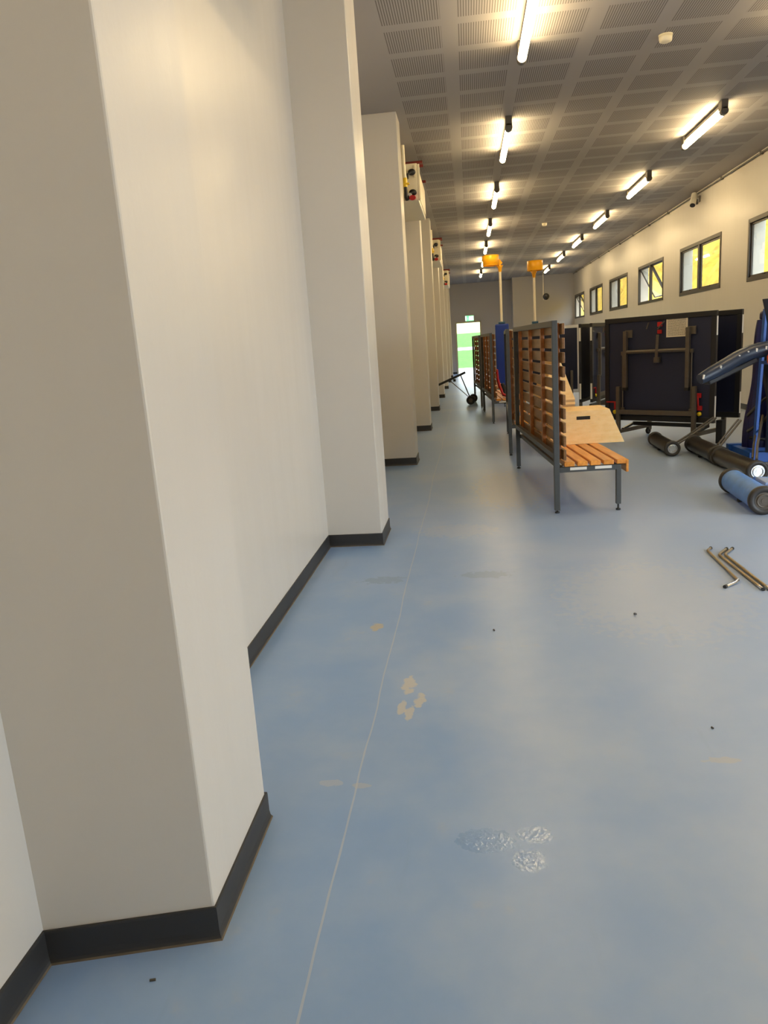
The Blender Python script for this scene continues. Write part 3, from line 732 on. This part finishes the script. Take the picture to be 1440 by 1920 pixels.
# ------------------------------------------------------------------ exit sign, hanging ball
r = thing('exit_sign', 'small green and white lit sign above the open door', 'sign', (.105,YB,2.43))
MB().box(-.21,.21,-.05,0,0,.27).build('sign_box', M['cream'], r, .006)
MB().box(-.20,.20,-.053,-.05,.01,.26).build('sign_face', emit('sign_green', (.16,.62,.30), 1.0), r)
t = MB()
for (x0,x1,z0,z1) in ((-.19,-.15,.03,.24),(-.02,.01,.04,.23),(.035,.055,.04,.23),(.08,.11,.04,.23),(.13,.15,.04,.23),(.17,.19,.04,.23)): t.box(x0,x1,-.055,-.053,z0,z1)
t.bar((-.10,-.054,.06),(-.08,-.054,.15),.002,.022,(0,1,0)); t.bar((-.06,-.054,.05),(-.08,-.054,.15),.002,.022,(0,1,0)); t.bar((-.08,-.054,.15),(-.085,-.054,.20),.002,.03,(0,1,0))
t.build('sign_marks', emit('sign_white', (.95,.98,.90), 1.4), r)
r = thing('hanging_ball', 'black ball hung from a pale rod before the end wall', 'hanging ball', (3.28,33.0,ZC))
MB().cyl((-.06,0,-1.18),(-.06,0,0),.012).build('rod', M['pole'], r)
MB().lathe([(0,-.135)]+[(.135*math.sin(a*PI/14),-.135*math.cos(a*PI/14)) for a in range(1,14)]+[(0,.135)], (.05,0,-1.05)).build('ball', M['black'], r)
MB().lathe([(0,-.02),(.05,-.015),(.05,0),(0,0)], (-.06,0,0)).build('ceiling_plate', M['pole'], r)
MB().cyl((-.06,0,-1.10),(-.03,0,-1.08),.02).build('clip', M['lampcap'], r)

# ------------------------------------------------------------------ outside
def grassmat(name, c0, c1, sc):
    m, t, b, N, L = nt(name); v = coords(t); n = noise(t, sc, 6, v, .7); n2 = noise(t, sc*.12, 3, v)
    c = mix(t, ramp(t, n, .3, .7), c0, c1); c = mix(t, mth(t,'MULTIPLY', n2, .4), c, c1)
    L.new(c, b.inputs['Base Color']); b.inputs['Roughness'].default_value = .9; b.inputs['Specular IOR Level'].default_value = .1
    bump(t, b, n, .6, .05); return m
lawn = grassmat('lawn_grass', (.030,.095,.016), (.062,.150,.028), 3)
gold = grassmat('dry_golden_grass', (.20,.095,.010), (.50,.31,.035), 1.6)
conc = mat('outdoor_concrete', (.34,.33,.32), .85, var=.1, scale=1)
def strip(name, xs, prof, m, seg=1):
    q = MB()
    v = [(x,y,z) for x in xs for (y,z) in prof]; n = len(prof)
    q.add(v, [(i*n+j,i*n+j+1,(i+1)*n+j+1,(i+1)*n+j) for i in range(len(xs)-1) for j in range(n-1)], True); return q.build(name, m)
struct(MB().box(-14,20,YB+.3,45,-.2,-.02).build('ground_apron', conc), 'pale concrete apron outside the far door')
struct(strip('ground_lawn', [-30,-10,-5,0,5,7.5], [(45,-.02),(48,.06),(55,.5),(60,.85)], lawn), 'lawn beyond the far door')
struct(strip('ground_path', [-30,-10,0,7.5], [(60,.85),(62.5,1.05)], conc), 'pale path across the lawn')
struct(strip('ground_bank', [-30,-10,0,7.5], [(62.5,1.05),(70,1.6),(80,2.35)], lawn), 'green bank beyond the path')
struct(strip('ground_field', [-30,-10,0,7.5], [(80,2.35),(95,4.5),(110,7.5)], grassmat('pale_field', (.26,.26,.10), (.40,.38,.20), 1)), 'pale sunlit field at the top of the bank')
# golden bank along the window side
import mathutils
q = MB(); nx, ny = 26, 150; v = []
for j in range(ny+1):
    yy = 4 + 108*j/ny
    for i in range(nx+1):
        t = i/nx; xx = 8.4 + 9*t
        z = -.1 + 7.6*min(1,t*1.5)**.9
        z += .45*mathutils.noise.noise(Vector((xx*.9,yy*.9,0)))*min(1,t*6) + .22*mathutils.noise.noise(Vector((xx*2.6,yy*2.6,3)))*min(1,t*6)
        v.append((xx,yy,z))
q.add(v, [(j*(nx+1)+i, j*(nx+1)+i+1, (j+1)*(nx+1)+i+1, (j+1)*(nx+1)+i) for j in range(ny) for i in range(nx)], True)
struct(q.build('hill_side', gold), 'golden dry grass bank outside the windows')
struct(MB().box(XR+WT,8.6,-12,YB+.3,-.2,-.02).build('ground_side', conc), 'pale concrete strip outside the windows')
struct(MB().box(-14,20,-30,YN-.3,-.2,-.02).build('ground_front', conc), 'pale concrete yard behind the viewer')

# ------------------------------------------------------------------ light
W = bpy.data.worlds.new('sky'); S.world = W; W.use_nodes = True
bg = W.node_tree.nodes['Background']; bg.inputs[0].default_value = (.78,.90,1,1); bg.inputs[1].default_value = 5.0
sun = bpy.data.lights.new('sun','SUN'); sun.energy = 3.4; sun.angle = math.radians(.6); sun.color = (1,.90,.70)
so = bpy.data.objects.new('sun', sun); COL.objects.link(so)
d = Vector((.46,.22,-.86)); so.rotation_euler = d.to_track_quat('-Z','Y').to_euler()

# ------------------------------------------------------------------ camera
yaw, pitch, roll, F = -.1255, -.2181, -.0692, 1390.
fw = Vector((math.sin(yaw)*math.cos(pitch), math.cos(yaw)*math.cos(pitch), math.sin(pitch)))
rt = Vector((math.cos(yaw), -math.sin(yaw), 0)); up = rt.cross(fw)
r2_ = rt*math.cos(roll)+up*math.sin(roll); u2_ = -rt*math.sin(roll)+up*math.cos(roll)
cam = bpy.data.cameras.new('camera'); co = bpy.data.objects.new('camera', cam); COL.objects.link(co)
co.matrix_world = Matrix(((r2_.x,u2_.x,-fw.x,0),(r2_.y,u2_.y,-fw.y,0),(r2_.z,u2_.z,-fw.z,1.5),(0,0,0,1)))
cam.sensor_fit = 'VERTICAL'; cam.sensor_height = 36; cam.lens = 36*F/1920; cam.clip_start = .05; cam.clip_end = 400
S.camera = co
S.view_settings.view_transform = 'Standard'; S.view_settings.look = 'None'; S.view_settings.gamma = 1
S.view_settings.use_curve_mapping = False; S.view_settings.exposure = 0.6
S.cycles.use_denoising = True; S.cycles.max_bounces = 10; S.cycles.diffuse_bounces = 6; S.cycles.sample_clamp_indirect = 8; S.cycles.caustics_reflective = False; S.cycles.caustics_refractive = False
